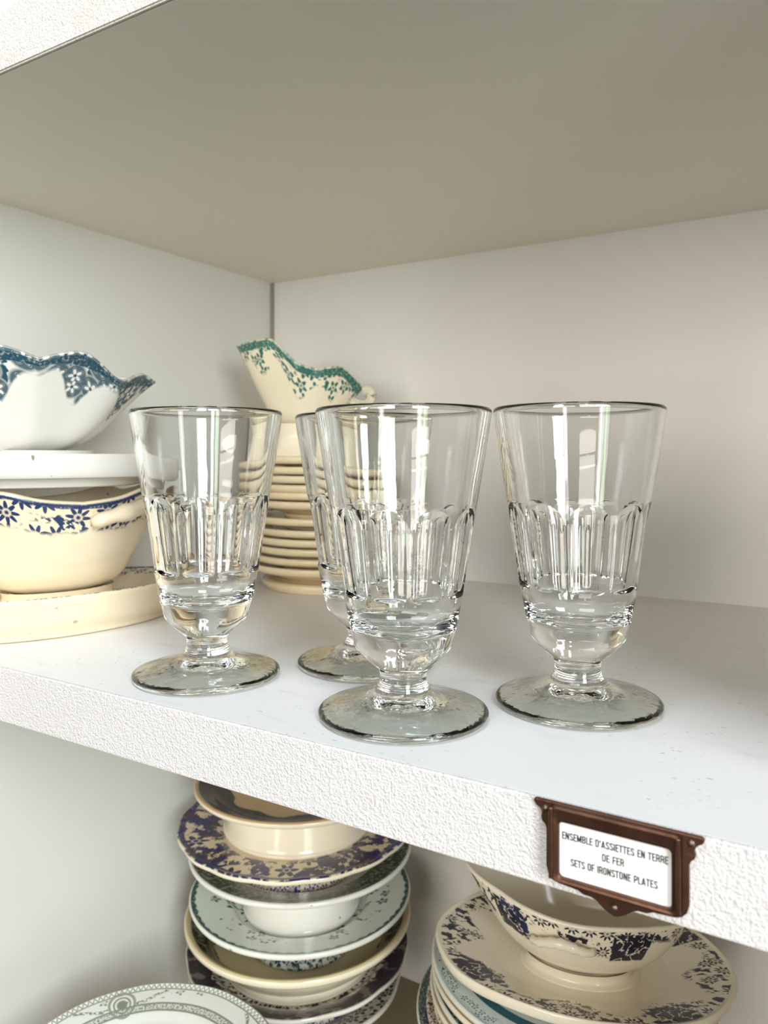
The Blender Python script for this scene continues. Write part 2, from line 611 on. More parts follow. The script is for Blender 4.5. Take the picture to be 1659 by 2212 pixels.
def shelf(name, label, y0, z0, z1, mtop, mfront):
    root = thing(name, label, 'shelf', W((XL + XR) / 2, (y0 + YB) / 2, z0))
    ox, oy, oz = root.location
    a, b_ = W(XL, y0 + 0.02, z0), W(XR, YB, z1)
    bm = box_bm(a.x - ox, b_.x - ox, a.y - oy, b_.y - oy, a.z - oz, b_.z - oz)
    obj('board', bm, mtop, root, smooth=False)
    a = W(XL, y0, z0)
    b_ = W(XR, y0 + 0.0205, z1)
    bm = box_bm(a.x - ox, b_.x - ox, a.y - oy, b_.y - oy, a.z - oz, b_.z - oz)
    bmesh.ops.bevel(bm, geom=[e for e in bm.edges], offset=0.0008, segments=2, affect='EDGES')
    obj('front_edge', bm, mfront, root, smooth=False)
    return root


shelf('shelf', 'white shelf board overhead, seen from below, rough stained front edge', 1.939, ZU, ZU + 0.265, M_under, M_front2)
shelf('shelf', 'white middle shelf carrying the four glasses, rough plaster front edge', YF, -1 - T1, -1.0, M_top, M_front)
shelf('shelf', 'tan bottom board under the piles of decorated dishes', 1.9, ZF - 0.25, ZF, M_tan, M_tan)


def struct(name, bm, m, smooth=False):
    o = obj(name, bm, m, smooth=smooth)
    o['kind'] = 'structure'
    return o


def wbox(x0, x1, y0, y1, z0, z1):
    a, b_ = W(x0, y0, z0), W(x1, y1, z1)
    return box_bm(a.x, b_.x, a.y, b_.y, a.z, b_.z)


struct('wall_left', wbox(XL - 0.2, XL, 1.3, YB, ZF - 0.25, 4.6), M_wall)
struct('wall_back', wbox(XL - 0.2, XR + 0.2, YB, YB + 0.2, ZF - 0.25, 4.6), M_wall)
struct('wall_right', wbox(XR, XR + 0.2, 1.95, YB, ZF - 0.25, 4.6), M_wall)
struct('trim_1', wbox(XL, XL + 0.030, YB - 0.022, YB, -1.0, ZU), M_joint)


# ---------------------------------------------------------------- drinking glasses
def flute_ring(r, a_deg, depth):
    pts = []
    N = 10
    st = 2 * PI / N
    a = math.radians(max(a_deg, 0.8))
    for i in range(N):
        c = i * st
        for k in range(14):
            d = -a + 2 * a * k / 14
            rr = r * math.cos(a) / math.cos(d) - 0.0065 * (1 - (d / a) ** 2) * min(1.0, a_deg / 14.0) if depth else r
            pts.append((rr, c + d))
        for k in range(5):
            d = a + (st - 2 * a) * k / 5
            pts.append((r, c + d))
    return pts


def make_goblet():
    outer_b = [(0.1016, 0.19), (0.120, 0.205), (0.1445, 0.225), (0.1695, 0.249), (0.184, 0.270), (0.193, 0.2955), (0.2065, 0.348), (0.219, 0.414), (0.2325, 0.478)]
    p_low = catmull(outer_b, 4)

    def rz(z):
        pts = [(0.478, 0.2325), (0.487, 0.234), (0.612, 0.2526), (0.81, 0.2817), (1.008, 0.3147), (1.15, 0.3355), (1.178, 0.3395)]
        for (z0, r0), (z1, r1) in zip(pts, pts[1:]):
            if z <= z1:
                return r0 + (r1 - r0) * (z - z0) / (z1 - z0)
        return pts[-1][1]
    zb, zt, AM = 0.482, 0.818, 16.6
    DA = 0.078
    seq = []                                        # (ring points) bottom to top
    for (r, z) in p_low:
        seq.append(([(r, d) for (_, d) in flute_ring(r, 12.0, False)], z))
    zs = [zb + 0.016 * (1 - math.cos(PI / 2 * k / 5)) for k in range(1, 6)]
    zs += [zb + 0.016 + (zt - DA - zb - 0.016) * k / 8 for k in range(1, 9)]
    zs += [zt - DA + DA * math.sin(PI / 2 * k / 9) for k in range(1, 10)]
    for z in zs:
        if z < zb + 0.016:
            q = (z - zb) / 0.016
            a = 13.5 + (AM - 13.5) * math.sqrt(max(0, 1 - (1 - q) ** 2))
            f = math.sqrt(max(0, 1 - (1 - q) ** 2))
        elif z < zt - DA:
            a, f = AM, 1
        else:
            a = AM * math.sqrt(max(0.0, 1 - ((z - zt + DA) / DA) ** 2))
            f = 1
        r = rz(z)
        pts = flute_ring(r, a, True)
        if f < 1:
            pts = [(r + (rr - r) * f, d) for rr, d in pts]
        seq.append((pts, z))
    for k in range(1, 4):
        z = zt + 0.004 * k
        seq.append((flute_ring(rz(z), 0.8 + 1.5 * k, False), z))
    for k in range(1, 15):
        z = zt + 0.012 + (1.172 - zt - 0.012) * k / 14
        seq.append((flute_ring(rz(z), min(12.0, 5.3 + k), False), z))
    rim = [(0.3400, 1.180), (0.3385, 1.188), (0.334, 1.1945), (0.327, 1.1975), (0.319, 1.197), (0.312, 1.1915), (0.3075, 1.182)]
    inner = [(0.3075, 1.182), (0.303, 1.15), (0.288, 1.04), (0.262, 0.86), (0.232, 0.65), (0.2075, 0.50), (0.196, 0.435), (0.180, 0.388), (0.152, 0.352), (0.115, 0.334), (0.085, 0.327), (0.068, 0.325), (0.056, 0.319), (0.03, 0.3175), (0.0, 0.317)]
    for (r, z) in rim + catmull(inner, 4)[1:]:
        if r < 1e-4:
            seq.append(None)
            zc = z
        else:
            seq.append(([(r, d) for (_, d) in flute_ring(r, 12.0, False)], z))
    rings = []
    for s in seq:
        if s is None:
            rings.append([Vector((0, 0, zc * U))])
        else:
            rings.append([Vector((r * math.cos(d) * U, r * math.sin(d) * U, s[1] * U)) for r, d in s[0]])
    root = thing('goblet', '', 'drinking glass', (0, 0, 0))
    bm = bmesh.new()
    vr = grid(bm, rings)
    # crisp edges round every flute
    n0 = len(p_low)
    n1 = n0 + len(zs)
    N = len(vr[0])
    sharp = set()
    for i in range(n0, n1 - 1):
        for f in range(10):
            for k in (f * 19, f * 19 + 14):
                if i > n1 - 11:
                    sharp.add((vr[i][k], vr[i + 1][k]))
    for a, b_ in sharp:
        e = bm.edges.get((a, b_))
        if e:
            e.smooth = False
    for f in range(10):
        for k in range(14):
            e = bm.edges.get((vr[n0 - 1][f * 19 + k], vr[n0 - 1][(f * 19 + k + 1) % N]))
            if e:
                e.smooth = False
    obj('bowl', bm, M_glass, root)
    ang = [d for (_, d) in flute_ring(1.0, 12.0, False)]

    def rev(name, prof, mat):
        bm2 = bmesh.new()
        rg = []
        for (r, z) in prof:
            rg.append([Vector((0, 0, z * U))] if r < 1e-4 else [Vector((r * math.cos(d) * U, r * math.sin(d) * U, z * U)) for d in ang])
        grid(bm2, rg)
        return obj(name, bm2, mat, root)
    stem = [(0.1145, 0.099), (0.107, 0.1055), (0.1055, 0.109), (0.1015, 0.112), (0.1025, 0.116), (0.0985, 0.119), (0.0988, 0.123), (0.0955, 0.127), (0.092, 0.138), (0.0900, 0.150), (0.0912, 0.166), (0.0950, 0.179), (0.1016, 0.19)]
    rev('stem', stem, M_glass)
    under = [(0, 0.046), (0.045, 0.046), (0.085, 0.043), (0.13, 0.036), (0.18, 0.026), (0.235, 0.014), (0.285, 0.003), (0.303, 0.0), (0.316, 0.002), (0.325, 0.009), (0.3285, 0.018), (0.326, 0.026), (0.315, 0.033), (0.285, 0.0405), (0.235, 0.052), (0.185, 0.066), (0.152, 0.079), (0.128, 0.090), (0.1145, 0.099)]
    rev('foot', catmull(under, 3), M_gfoot)
    return root


def copy_tree(o, parent=None):
    c = o.copy()
    COL.objects.link(c)
    if parent is not None:
        c.parent = parent
    for ch in list(o.children):
        copy_tree(ch, c)
    return c


gob = make_goblet()
GR = 'four clear footed glasses with fluted bowls'


def ground(u, t):
    """floor-plan point at picture column u and view depth t (units)"""
    x = (u - 829.5) / 1661 * t
    return (x * math.cos(TH) - t * math.sin(TH), t * math.cos(TH) + x * math.sin(TH))


spots = [
    (871, 2.973, 1.0, 0.988, 4, 'nearest clear glass goblet, overlapping another goblet behind it'),
    (1248, 3.106, 1.0, 1.0, 13, 'clear glass goblet standing alone above the bronze label holder'),
    (447, 3.512, 1.005, 1.008, 22, 'clear glass goblet nearest the cream blue-flowered sauce boat'),
    (791, 3.70, 1.0, 1.0, 8, 'clear glass goblet half hidden behind the nearest goblet'),
]
for i, (pu, t, sr, sz, rot, lab) in enumerate(spots):
    o = gob if i == 0 else copy_tree(gob)
    x, y = ground(pu, t)
    o.location = W(x, y, -0.998)
    o.rotation_euler = (0, 0, math.radians(rot) + TH)
    o.scale = (sr, sr, sz)
    tag(o, lab, 'drinking glass', GR)


# ---------------------------------------------------------------- sauce boats
def interp(pts, x):
    if x <= pts[0][0]:
        return pts[0][1]
    for (x0, y0), (x1, y1) in zip(pts, pts[1:]):
        if x <= x1:
            t = (x - x0) / (x1 - x0)
            t = t * t * (3 - 2 * t)
            return y0 + (y1 - y0) * t
    return pts[-1][1]


def boat_bowl(bm, a, b_, rim, g, lip=(0, 0), base=0.0, th=0.028, n=128, ns=26, ribs=0.0, pinch=0.0):
    """rim(c): rim height over c = cos(phi) in -1..1; g(s): spread of the wall over its height"""
    def pt(s, k, off=0.0):
        ph = 2 * PI * k / n
        c, sn = math.cos(ph), math.sin(ph)
        zr = rim(c)
        gg = g(s)
        l = (lip[0] * max(0, -c) ** 8 + lip[1] * max(0, c) ** 8) * s ** 3
        pin = 1.0 - pinch * abs(c) ** 2 * s
        rb = 1.0 + ribs * abs(math.sin(ph * 4)) * (0.3 + 0.7 * s)
        x = (a * gg * rb - off) * c + l * (1 if c > 0 else -1)
        y = (b_ * gg * rb - off) * sn * pin
        return Vector((x * U, y * U, (base + s * (zr - base)) * U)), zr
    rings, uvs = [], []
    bot = base
    rings.append([Vector((0, 0, bot * U))])
    uvs.append(1.0)
    S = [i / ns for i in range(ns + 1)]
    for s in S:
        r, vv = [], []
        for k in range(n):
            p, zr = pt(s, k)
            r.append(p)
            vv.append((zr - p.z / U) * 1.0)
        rings.append(r)
        uvs.append(vv)
    nout = len(rings)
    # rolled lip
    r, vv = [], []
    for k in range(n):
        p, zr = pt(1.0, k, th * 0.5)
        p.z += th * 0.35 * U
        r.append(p)
        vv.append(0.0)
    rings.append(r)
    uvs.append(vv)
    for s in [1.0] + [0.97 - 0.87 * i / 12 for i in range(13)]:
        r, vv = [], []
        for k in range(n):
            p, zr = pt(s, k, th)
            p.z = max(p.z, (bot + th) * U)
            r.append(p)
            vv.append(1.0)
        rings.append(r)
        uvs.append(vv)
    rings.append([Vector((0, 0, (bot + th) * U))])
    uvs.append(1.0)
    grid(bm, rings, uvs=uvs, mat_fn=lambda i: 0 if i < nout else 1)


def oval_foot(bm, a, b_, z0, z1, flare=1.08, waist=0.95):
    prof = [(1.0, z1), (waist, z1 - (z1 - z0) * 0.35), (1.0, z1 - (z1 - z0) * 0.7), (flare, z0 + 0.01), (flare, z0), (flare - 0.12, z0), (waist - 0.14, z1 - 0.01)]
    rings = []
    for (r, z) in catmull(prof, 4):
        z = max(z, z0)
        rings.append([Vector((a * r * math.cos(2 * PI * k / 96) * U, b_ * r * math.sin(2 * PI * k / 96) * U, z * U)) for k in range(96)])
    grid(bm, rings, flip=True)


def oval_dish(bm, a, b_, rim, well, t=0.04, ring=0.55, foot0=0.0, wav=0.0, well_r=0.62, full=False, wn=4, sq=2.0):
    """oval saucer on a foot ring; profile in fractions of the half axes"""
    prof = [(0, well), (well_r * 0.85, well + 0.002), (well_r, well + 0.012), (well_r + 0.10, well + (rim - well) * 0.45), (0.88, well + (rim - well) * 0.82), (0.96, rim - 0.006), (0.985, rim + 0.003),
            (1.0, rim - 0.012), (0.995, rim - t), (0.95, rim - t * 1.5), (ring + 0.16, well + (rim - well) * 0.15 - t * 0.4), (ring + 0.05, foot0 + (well - foot0) * 0.35), (ring + 0.02, foot0 + 0.008), (ring, foot0), (ring - 0.05, foot0), (ring - 0.08, well - t), (0, well - t)]
    if full:            # the flank runs in one curve from the lip down to the base
        prof = prof[:8] + [(0.992, rim - t * 0.6), (0.965, rim * 0.62), (0.92, rim * 0.36), (ring + 0.02, rim * 0.14), (ring + 0.004, 0.006), (ring - 0.01, 0.0), (ring - 0.05, 0.0), (ring - 0.08, 0.02), (0, 0.03)]
    P = catmull(prof, 3)
    ntop = 3 * 6 + 1
    rings, uvs = [], []
    for (r, z) in P:
        if r < 1e-4:
            rings.append([Vector((0, 0, z * U))])
        else:
            rr = []
            for k in range(144):
                an = 2 * PI * k / 144
                w = 1 + wav * math.cos(wn * an) * r
                c, s = math.cos(an), math.sin(an)
                q = (abs(c) ** sq + abs(s) ** sq) ** (-1.0 / sq)
                rr.append(Vector((a * r * w * q * c * U, b_ * r * w * q * s * U, z * U)))
            rings.append(rr)
        uvs.append(max(0.0, (1 - r) * (a + b_) / 2))
    grid(bm, rings, uvs=uvs, flip=True, mat_fn=lambda i: 0 if i < ntop else 1)


def tube(bm, pts, rad, n=12, flat=1.0):
    rings = []
    L = len(pts)
    for i, p in enumerate(pts):
        p = Vector(p)
        d = (Vector(pts[min(i + 1, L - 1)]) - Vector(pts[max(i - 1, 0)])).normalized()
        side = d.cross(Vector((0, 0, 1)))
        if side.length < 1e-3:
            side = Vector((0, 1, 0))
        side.normalize()
        up = side.cross(d).normalized()
        r = rad[i] if isinstance(rad, (list, tuple)) else rad
        rings.append([(p + side * math.cos(2 * PI * k / n) * r * flat + up * math.sin(2 * PI * k / n) * r) * U for k in range(n)])
    rings = [[Vector(pts[0]) * U]] + rings + [[Vector(pts[-1]) * U]]
    grid(bm, rings, flip=True)


# lower cream sauce boat (blue daisies) with attached saucer
ax = math.atan2(0.97, 0.25)
cx_, cy_ = -4.08, 2.93
root = thing('sauce_boat', 'cream sauce boat with blue daisy border on its saucer, left end of shelf', 'sauce boat', W(cx_, cy_, -0.997), ax)
bm = bmesh.new()
rimA = [(0, 0.730), (0.35, 0.752), (0.66, 0.800), (0.80, 0.772), (1.0, 0.835)]


def catm_fun(pts):
    P = catmull(pts, 10)

    def f(x):
        for (x0, y0), (x1, y1) in zip(P, P[1:]):
            if x <= x1 + 1e-9:
                t = (x - x0) / max(1e-9, x1 - x0)
                return y0 + (y1 - y0) * t
        return P[-1][1]
    return f


gA = catm_fun([(0, 0.30), (0.06, 0.50), (0.15, 0.62), (0.27, 0.70), (0.31, 0.712), (0.36, 0.748), (0.5, 0.815), (0.7, 0.905), (1, 1.0)])
fA = catm_fun(rimA)
boat_bowl(bm, 0.64, 0.36, lambda c: fA(abs(c)), gA, lip=(0.05, 0.05), base=0.19)
obj('bowl', bm, [K_blue_boat, K_cream], root)
bm = bmesh.new()
oval_foot(bm, 0.33, 0.21, 0.135, 0.215, flare=1.10, waist=0.97)
obj('foot', bm, K_cream, root)
bm = bmesh.new()
oval_dish(bm, 0.86, 0.50, 0.235, 0.135, t=0.06, ring=0.82, foot0=0.0, well_r=0.60, full=True)
obj('saucer', bm, [K_saucer_blue, K_cream], root)
for sgn in (-1, 1):
    bm = bmesh.new()
    hp, hr = [], []
    for k in range(15):
        q = k / 14
        c = 0.08 + 0.70 * q
        ph = -math.acos(c)
        s = 0.80 + 0.07 * q
        gg = gA(s)
        off = 0.03 + 0.055 * math.sin(PI * min(1, q * 1.05)) ** 0.6
        x = (0.64 * gg + off) * c
        y = (0.36 * gg + off) * math.sin(ph)
        hp.append((x * sgn, y * sgn, 0.62 + 0.11 * q ** 0.8 - 0.05 * max(0, q - 0.8) * 5 * 0.6))
        hr.append((0.022 + 0.028 * math.sin(PI * (0.15 + 0.8 * q))) * (1.0 + 0.12 * math.sin(q * 22)))
    tube(bm, hp, hr, 14, flat=1.3)
    obj('handle', bm, K_cream, root)

# white sauce boat (teal flowers) with attached dish, on top of it
root = thing('sauce_boat', 'white sauce boat with teal flower clusters and wavy rim, topmost at far left', 'sauce boat', W(cx_ - 0.05, cy_ - 0.08, -0.175), ax - 0.05)
bm = bmesh.new()
rimB = [(0, 0.710), (0.36, 0.768), (0.68, 0.635), (0.88, 0.69), (1.0, 0.655)]
fB = catm_fun(rimB)
gB = catm_fun([(0, 0.26), (0.08, 0.42), (0.2, 0.56), (0.4, 0.71), (0.6, 0.82), (0.8, 0.91), (1, 1.0)])
boat_bowl(bm, 0.74, 0.38, lambda c: fB(abs(c)), gB, lip=(0.10, 0.10), base=0.19, pinch=0.15)
for v in bm.verts:
    v.co.x -= 0.13 * U
obj('bowl', bm, [K_teal_boat, K_white], root)
bm = bmesh.new()
oval_foot(bm, 0.30, 0.20, 0.11, 0.21)
obj('foot', bm, K_white, root)
bm = bmesh.new()
oval_dish(bm, 0.79, 0.50, 0.187, 0.115, t=0.09, ring=0.72, foot0=0.0, well_r=0.6)
obj('saucer', bm, [K_white, K_white], root)

# pile of cream plates in the corner
sx_, sy_ = ground(716, 6.02)
PG = 'pile of plain cream plates in the corner'
names12 = ['topmost', 'second', 'third', 'fourth', 'fifth', 'sixth', 'seventh', 'eighth', 'ninth', 'tenth', 'eleventh', 'lowest']
# rim heights above the shelf for the twelve plates, from the bottom; each stands in the well of the one below
rims = [0.197, 0.262, 0.334, 0.402, 0.467, 0.551, 0.672, 0.737, 0.792, 0.857, 0.922, 0.998]
base = 0.001
for i, rz_ in enumerate(rims):
    idx = 11 - i
    R = 0.60
    if idx == 11:
        lab = 'lowest and widest cream plate of the pile, standing on the shelf'
        R = 0.63
    elif i == 6:
        lab = 'deep cream plate in the middle of the pile, thickest edge'
    elif idx == 0:
        lab = 'topmost plain cream plate of the pile, under the green-printed sauce boat'
    else:
        lab = names12[idx] + ' plain cream plate counted from the top of the pile'
    dpt = rz_ - base
    well = dpt * 0.45 + 0.02
    make_plate('plate', R, dpt, well, R * 0.64, K_plate, K_plate, W(sx_ + random.uniform(-.010, .010), sy_ + random.uniform(-.010, .010), -1.0 + base), random.random() * 6,
               ring=R * (0.80 if idx == 11 else 0.58), foot0=0.0, t=0.042, label=lab, cat='plate', group=PG)
    base += well + 0.006

# green garland sauce boat on the pile
gx, gy = ground(652, 6.0)
root = thing('sauce_boat', 'ivory sauce boat with green garland print on the pile of cream plates', 'sauce boat', W(gx, gy, -1.0 + base + 0.003), TH)
fG = catm_fun([(-1, 0.885), (-0.66, 0.905), (-0.44, 0.895), (-0.17, 0.785), (0, 0.715), (0.32, 0.68), (0.69, 0.70), (0.88, 0.64), (1, 0.56)])
gG = catm_fun([(0, 0.26), (0.06, 0.40), (0.16, 0.54), (0.35, 0.68), (0.6, 0.83), (0.8, 0.92), (1, 1.0)])
bm = bmesh.new()
boat_bowl(bm, 0.45, 0.29, fG, gG, lip=(0.06, 0.03), base=0.25)
obj('bowl', bm, [K_green_boat, K_pale], root)
bm = bmesh.new()
oval_foot(bm, 0.22, 0.16, 0.0, 0.28, flare=1.25, waist=0.85)
obj('foot', bm, K_pale, root)
bm = bmesh.new()
hp = [(0.38, 0, 0.47), (0.44, 0, 0.435), (0.50, 0, 0.435), (0.54, 0, 0.47), (0.545, 0, 0.515), (0.515, 0, 0.545), (0.475, 0, 0.535)]
tube(bm, catmull(hp, 4), [0.042] * 25, 12)
obj('handle', bm, K_green_boat, root)

# ---------------------------------------------------------------- left pile below: seven footed dishes
FG = 'pile of decorated footed dishes in the left corner below'


def scall(n, amp):
    return lambda a, r: amp * abs(math.cos(a * n / 2)) * (r / 0.85) ** 3 - amp * 0.5


TA = 5.9
# (column u, R, rim z, well z, foot bottom z, foot radius, ...)
dishes = [
    (643, 0.775, -2.455, -2.53, -2.815, 0.56, K_brown, K_pale, K_pale, None, 'footed cream dish with dark brown inside, topmost of its pile'),
    (640, 0.880, -2.775, -2.815, -3.105, 0.47, K_willow, K_pale, K_bluefoot, scall(16, 0.012), 'footed plate with cobalt blue landscape border under the brown-lined dish'),
    (651, 0.842, -2.955, -3.105, -3.435, 0.44, K_olive, K_white, K_white, None, 'footed dish with olive green leaf border and white foot'),
    (651, 0.836, -3.295, -3.435, -3.685, 0.41, K_tealspray, K_white, K_tealleaf, None, 'pale footed plate with thin teal edge and flower sprig'),
    (646, 0.855, -3.455, -3.685, -3.826, 0.57, K_darkgreen, K_pale, K_pale, None, 'cream bowl with dark green inner rim and thick cream lip'),
    (645, 0.838, -3.715, -3.826, -4.05, 0.50, K_flow, K_white, K_bluefoot, scall(12, 0.014), 'deep navy flow-blue plate with scalloped pale edge'),
    (640, 0.800, -3.93, -4.05, -4.42, 0.46, K_dark, K_white, K_pale, scall(10, 0.012), 'dark floral footed dish at the bottom of the left pile'),
]
for i, (pu, R, rim, well, fz, fr, mt, mu, mf, wob, lab) in enumerate(dishes):
    x, y = ground(pu, TA)
    footed_dish(lab, W(x, y, fz + 0.004), R, rim - fz, well - fz - 0.002, min(R - 0.17, max(fr + 0.06, (dishes[i - 1][5] + 0.04) if i else 0)), fr, mt, mu, mf, rotz=i * 1.3 + 0.4, wob=wob,
                group=FG, t=0.04 if i != 4 else 0.055, neck=fr * (0.92 if i != 4 else 0.99))

# grey-green plate at the bottom left
x, y = ground(287, 4.30)
footed_dish('white plate with grey-green cameo and garland border at bottom left', W(x, y, ZF + 0.002), 0.83, 0.91, 0.85, 0.56, 0.38, K_grey, K_white, K_white,
            rotz=TH + PI / 2 + 0.41 - PI / 4, cat='plate', name='footed_plate', wob=scall(12, 0.008))

# ---------------------------------------------------------------- right pile below
RG = 'pile of plates under the label holder'
px_, py_ = -1.50, 4.62
footed_dish('wide dish with dark teal rim, lowest visible of the right pile', W(px_ - 0.03, py_, ZF + 0.002), 0.90, -3.415 - ZF, -3.472 - ZF, 0.66, 0.42, K_darkteal, K_white, K_white,
            rotz=0.3, group=RG, cat='plate', name='footed_plate')
pl = [(-3.375, 0.855, K_blackspeck, 'cream plate with black floral border just above the dark teal dish'),
      (-3.313, 0.845, K_blackspeck, 'cream plate with black floral border, second above the dark teal dish'),
      (-3.251, 0.84, K_pale, 'plain ivory plate in the middle of the right pile'),
      (-3.189, 0.835, K_olive, 'plate with dark green border in the right pile'),
      (-3.127, 0.83, K_pale, 'plain ivory plate just under the pale teal-rimmed plate'),
      (-3.065, 0.845, K_tealrim, 'pale plate with teal scroll rim right under the oval dish')]
for i, (rim, R, mt, lab) in enumerate(pl):
    dp = 0.085
    make_plate('plate', R, dp, 0.055, 0.56, mt, K_pale, W(px_ + (0.012 if i % 2 else -0.008), py_ + (0.01 if i % 3 else -0.006), rim - dp), i * 0.9, ring=0.50, foot0=0.0, t=0.036, label=lab, cat='plate', group=RG)

bx, by = -1.395, 4.515
root = thing('sauce_boat', 'ivory sauce boat with navy panels on its attached oval dish', 'sauce boat', W(bx, by, -3.112), math.radians(14))
bm = bmesh.new()
oval_dish(bm, 0.86, 0.60, 0.185, 0.115, t=0.045, ring=0.55, foot0=0.03, well_r=0.62, wav=0.008, wn=8, sq=2.15)
obj('attached_dish', bm, [K_navy_dish, K_pale], root)
bm = bmesh.new()
fN = catm_fun([(-1, 0.64), (-0.75, 0.61), (-0.4, 0.575), (0, 0.55), (0.4, 0.56), (0.75, 0.55), (1, 0.53)])
gN = catm_fun([(0, 0.30), (0.06, 0.46), (0.16, 0.60), (0.35, 0.76), (0.6, 0.88), (0.8, 0.95), (1, 1.0)])
boat_bowl(bm, 0.60, 0.36, fN, gN, lip=(0.07, 0.02), base=0.155, ribs=0.02)
for v in bm.verts:
    v.co.y -= 0.05 * U
obj('bowl', bm, [K_navy_boat, K_pale], root)
bm = bmesh.new()
oval_foot(bm, 0.31, 0.20, 0.112, 0.185, flare=1.10, waist=0.97)
for v in bm.verts:
    v.co.y -= 0.05 * U
obj('foot', bm, K_pale, root)
for sgn in (-1, 1):
    bm = bmesh.new()
    hp, hr = [], []
    for k in range(17):
        q = k / 16
        c = -0.42 + 0.60 * q
        ph = -math.acos(c)
        gg = gN(0.72)
        off = 0.01 + 0.05 * math.sin(PI * q) ** 0.5
        hp.append(((0.60 * gg + off) * c, sgn * (0.36 * gg + off) * math.sin(ph) - 0.05, 0.44 - 0.02 * math.cos(PI * 2 * q)))
        hr.append(0.028 * (0.5 + 0.5 * math.sin(PI * (0.1 + 0.8 * q))) * (1 + 0.16 * math.sin(q * 40)))
    tube(bm, hp, hr, 14, flat=1.0)
    obj('handle', bm, K_pale, root)


# ---------------------------------------------------------------- label holder on the shelf edge
root = thing('label_holder', 'aged bronze label holder with printed card nailed to the middle shelf edge', 'label holder', W(-0.565, YF, -1.12))


def HP(x, z, y=0.0):
    return Vector(((x + 0.565) * U, -y * U, (z + 1.12) * U))


def prism(bm, outline, y0, y1):
    f = [bm.verts.new(HP(x, z, y1)) for x, z in outline]
    k = [bm.verts.new(HP(x, z, y0)) for x, z in outline]
    n = len(outline)
    bm.faces.new(f)
    bm.faces.new(list(reversed(k)))
    for i in range(n):
        bm.faces.new((f[i], k[i], k[(i + 1) % n], f[(i + 1) % n]))
    bmesh.ops.recalc_face_normals(bm, faces=bm.faces)


def rrect(x0, x1, z0, z1, r, n=6, top=True):
    pts = []
    for (cx, cz, a0) in ((x1 - r, z1 - r, 0), (x0 + r, z1 - r, 90), (x0 + r, z0 + r, 180), (x1 - r, z0 + r, 270)):
        for k in range(n + 1):
            a = math.radians(a0 + 90 * k / n)
            pts.append((cx + r * math.cos(a), cz + r * math.sin(a)))
    return pts


right = [(-0.336, -0.996), (-0.330, -1.004), (-0.336, -1.015), (-0.350, -1.024), (-0.356, -1.034), (-0.353, -1.048), (-0.356, -1.060), (-0.366, -1.068), (-0.369, -1.080),
         (-0.369, -1.185), (-0.375, -1.208), (-0.388, -1.222), (-0.405, -1.228), (-0.462, -1.232), (-0.478, -1.240), (-0.500, -1.240), (-0.515, -1.246), (-0.535, -1.262), (-0.552, -1.271), (-0.565, -1.274)]
outl = right + [(-1.13 - x, z) for x, z in reversed(right[:-1])]
bm = bmesh.new()
prism(bm, list(reversed(outl)), 0.0, 0.012)
o = obj('back_plate', bm, M_bronze, root, smooth=False)
md = o.modifiers.new('bevel', 'BEVEL')
md.width = 0.0005
md.segments = 2
md.limit_method = 'ANGLE'


def ring_prism(bm, outer, inner, y0, y1, y2):
    n = len(outer)
    of = [bm.verts.new(HP(x, z, y1)) for x, z in outer]
    ob = [bm.verts.new(HP(x, z, y0)) for x, z in outer]
    if_ = [bm.verts.new(HP(x, z, y2)) for x, z in inner]
    ib = [bm.verts.new(HP(x, z, y0)) for x, z in inner]
    for i in range(n):
        j = (i + 1) % n
        bm.faces.new((of[i], of[j], if_[j], if_[i]))
        bm.faces.new((ob[i], ob[j], of[j], of[i]))
        bm.faces.new((if_[i], if_[j], ib[j], ib[i]))
        bm.faces.new((ib[i], ib[j], ob[j], ob[i]))
    bmesh.ops.recalc_face_normals(bm, faces=bm.faces)


bm = bmesh.new()
ring_prism(bm, rrect(-0.742, -0.388, -1.214, -0.9985, 0.016), rrect(-0.718, -0.412, -1.200, -1.043, 0.012), 0.011, 0.034, 0.030)
o = obj('frame', bm, M_bronze, root, smooth=False)
md = o.modifiers.new('bevel', 'BEVEL')
md.width = 0.0009
md.segments = 3
md.limit_method = 'ANGLE'
for xx in (-0.738, -0.392):
    bm = bmesh.new()
    prism(bm, list(reversed(rrect(xx - 0.006, xx + 0.006, -1.205, -1.002, 0.004))), 0.03, 0.042)
    o = obj('rail', bm, M_bronze, root, smooth=False)
    md = o.modifiers.new('bevel', 'BEVEL')
    md.width = 0.0007
    md.segments = 3
for (xx, zz) in ((-0.763, -1.020), (-0.364, -1.018), (-0.565, -1.249)):
    bm = bmesh.new()
    bmesh.ops.create_uvsphere(bm, u_segments=16, v_segments=8, radius=0.0105 * U)
    for v in bm.verts:
        v.co = HP(xx, zz, 0.013) + Vector((v.co.x, v.co.y * 0.6, v.co.z))
    obj('nail', bm, M_nail, root)
bm = bmesh.new()
prism(bm, list(reversed(rrect(-0.722, -0.408, -1.204, -1.038, 0.012))), 0.0125, 0.0165)
card = obj('card', bm, M_card, root, smooth=False)


# condensed capitals drawn as strokes; centre lines in a cell of height 1
def arc(cx, cy, rx, ry, a0, a1, n=6):
    return [(cx + rx * math.cos(math.radians(a0 + (a1 - a0) * k / n)), cy + ry * math.sin(math.radians(a0 + (a1 - a0) * k / n))) for k in range(n + 1)]


